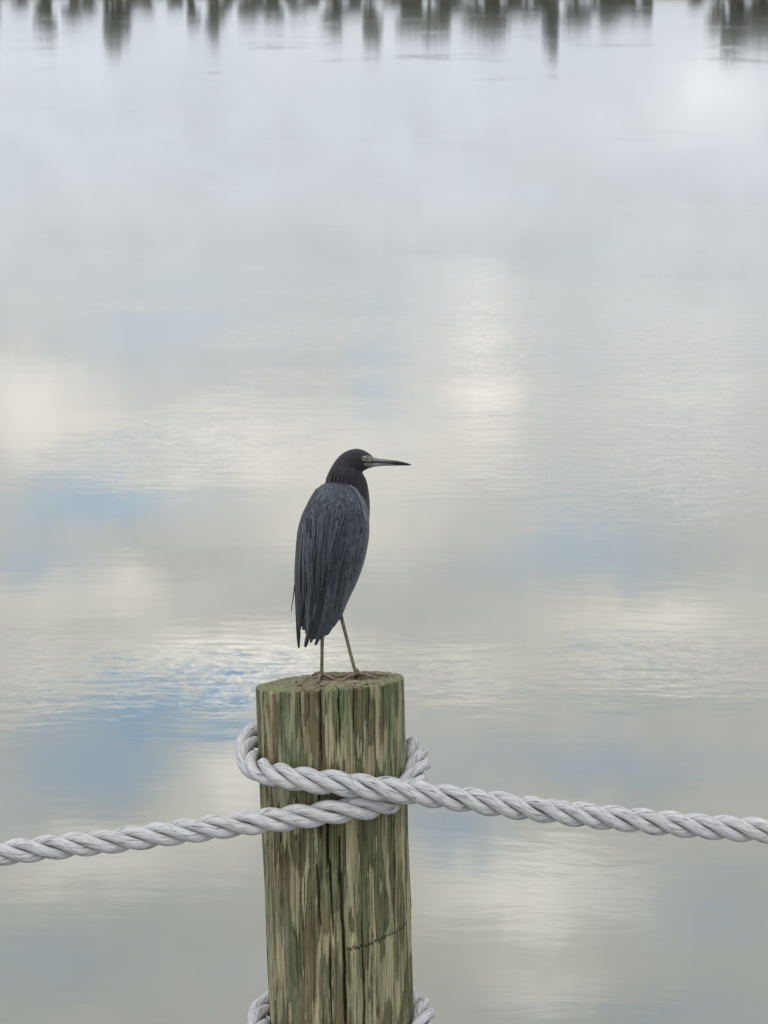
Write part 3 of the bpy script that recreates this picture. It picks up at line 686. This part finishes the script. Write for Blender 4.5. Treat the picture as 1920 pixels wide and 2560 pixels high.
def ball(name, px, py, dep, rx, mat, parent, sq=.6):
    bm = bmesh.new(); bmesh.ops.create_uvsphere(bm, u_segments=20, v_segments=12, radius=1)
    for v in bm.verts: v.co = Vector(BP(px + v.co.x * rx, py + v.co.z * rx, dep + v.co.y * rx * sq))
    me = bpy.data.meshes.new(name); bm.to_mesh(me); bm.free()
    for p in me.polygons: p.use_smooth = True
    return obj(name, me, mat, parent)
M_IRIS, t, b = material('heron_iris', .2, .6); b.inputs['Base Color'].default_value = (.33, .33, .25, 1)
M_PUP, t, b = material('heron_pupil', .08, .7); b.inputs['Base Color'].default_value = (.004, .004, .004, 1)
for side in (-1, 1):
    head_patch('lore_skin', [(904, 1143), (908, 1139), (918, 1138.2), (930, 1141)], [(904, 1148), (908, 1153), (918, 1155), (930, 1155)], M_SKIN, side, .9)
    head_patch('gape_line', [(909, 1156), (918, 1154.6), (934, 1154.8)], [(909, 1157), (918, 1156.4), (934, 1156.6)], M_DARK, side, 1.3)
    head_patch('jaw_skin', [(909, 1159), (916, 1157), (930, 1157)], [(909, 1161), (916, 1167), (930, 1166)], M_SKIN, side, .6)
    d = side * head_dep(912, 1146)
    e = ball('eye_rim', 912, 1146, d, 7.0, M_DARK, heron, .30)
    e2 = ball('iris', 912.2, 1146, d + side * .9, 5.4, M_IRIS, e, .42)
    ball('pupil', 912.6, 1146, d + side * 2.1, 3.3, M_PUP, e, .45)

# legs and toes
M_LEG, t, b = material('heron_leg_skin', .6, .35)
ln = t.noise(t.vec('MULTIPLY', coords(t), (1, 1, .5)), 190, 3)
t.put(b.inputs['Base Color'], t.ramp(ln, [(.35, (.075, .070, .045)), (.65, (.175, .160, .105))])); bump(t, b, ln, .6, .0008)
M_TOE, t, b = material('heron_toe_skin', .65, .35)
tn = t.noise(coords(t), 160, 3)
t.put(b.inputs['Base Color'], t.ramp(tn, [(.35, (.085, .060, .045)), (.65, (.20, .155, .120))])); bump(t, b, tn, .6, .0008)
def tube(name, pts, radii, mat, parent, n=14):
    P_ = densify(np.array(pts), 5); R_ = densify(np.array(radii)[:, None], 5)[:, 0]; Tn, N, Bn = frames(P_); a = np.linspace(0, 6.2832, n, endpoint=False)
    V = P_[:, None] + R_[:, None, None] * (np.cos(a)[None, :, None] * N[:, None] + np.sin(a)[None, :, None] * Bn[:, None])
    V = V.reshape(-1, 3); F_ = [tuple(f) for f in grid_faces(len(P_), n, True)]
    bm = bmesh.new(); vs = [bm.verts.new(v) for v in V]
    for f in F_: bm.faces.new([vs[i] for i in f])
    bm.faces.new(vs[:n][::-1]); bm.faces.new(vs[-n:]); bmesh.ops.recalc_face_normals(bm, faces=bm.faces)
    me = bpy.data.meshes.new(name); bm.to_mesh(me); bm.free()
    for p in me.polygons: p.use_smooth = True
    return obj(name, me, mat, parent)
def leg(foot, upper, toes):
    f = np.array(foot); up = [BP(*u) for u in upper]; px_f = proj(f)
    pts = up + [f + np.array((0, 0, .004))]
    k = up[-1] + (f - up[-1]) * .82
    pts = up + [k, f + np.array((0, 0, .012)), f + np.array((0, 0, .005))]
    rd = [4.6] * (len(up) - 2) + [6.2, 4.7, 4.3, 6.2, 6.0]
    rd = rd[-len(pts):]
    lg = tube('leg', pts, [q * PXM for q in rd], M_LEG, heron)
    for tp in toes:
        P_ = [f + np.array((0, 0, .004))]
        for j, (x, y) in enumerate(tp):
            e = ray_top(x, y); last = j == len(tp) - 1
            P_.append(e + np.array((0, 0, .0015 if last else (.0068 if j % 2 == 0 else .0045))))
        rr_ = np.linspace(5.4, 3.6, len(P_)) * PXM; rr_[-1] = 1.9 * PXM
        tb = tube('toe', P_, rr_, M_TOE, lg)
        dv = P_[-1] - P_[-2]; dv /= np.linalg.norm(dv)
        tube('claw', [P_[-1] - dv * .003, P_[-1] + dv * .004 + np.array((0, 0, .001)), P_[-1] + dv * .009 - np.array((0, 0, .0012))], [1.7 * PXM, 1.3 * PXM, .4 * PXM], M_DARK, tb, 8) if False else None
leg(FOOT_L, [(808, 1520, 4), (808, 1548, 0), (806, 1580, 0)], [[(793, 1692), (780, 1691)], [(799, 1700), (794, 1709)], [(816, 1698), (832, 1702), (846, 1704)], [(822, 1695), (842, 1697), (858, 1694)]])
leg(FOOT_R, [(850, 1500, 18), (851, 1530, 14), (854, 1545, 10)], [[(878, 1693), (866, 1694), (858, 1692)], [(874, 1700), (860, 1705), (849, 1708)], [(908, 1694), (928, 1697), (950, 1697)], [(915, 1691), (945, 1693), (974, 1690)]])

# ------------------------------------------------------------------ crumbs lying on the piling top
M_CR, t, b = material('dry_crumb', .9)
t.put(b.inputs['Base Color'], t.ramp(t.node('ShaderNodeObjectInfo').outputs['Random'], [(0, (.055, .038, .024)), (.5, (.13, .10, .065)), (.78, (.20, .165, .12)), (.80, (.55, .54, .50))], 'CONSTANT'))
r = random.Random(4)
def crumb_mesh(seed):
    q = random.Random(seed); bm = bmesh.new(); bmesh.ops.create_icosphere(bm, subdivisions=1, radius=1)
    for v in bm.verts: v.co = Vector((v.co.x * q.uniform(.7, 1.2), v.co.y * q.uniform(.5, .9), v.co.z * q.uniform(.35, .7)))
    me = bpy.data.meshes.new('crumb'); bm.to_mesh(me); bm.free(); me.materials.append(M_CR); return me
CM = [crumb_mesh(s) for s in range(5)]
for i in range(30):
    while True:
        x, y = r.uniform(730, 985), r.uniform(1684, 1715)
        p = ray_top(x, y)
        if math.hypot(p[0] - T[0], p[1] - T[1]) < R0 * .86: break
    o = bpy.data.objects.new('crumb', CM[i % 5]); col.objects.link(o)
    s = r.uniform(.0018, .0042); o.location = (p[0], p[1], p[2] + .0002); o.scale = (s * r.uniform(1, 2.2), s, s * .8); o.rotation_euler = (0, 0, r.uniform(0, 6.28))
    o['label'] = 'tiny dry crumb of bark or dropping lying on the piling top'; o['category'] = 'crumb'; o['group'] = 'crumbs on the piling top'
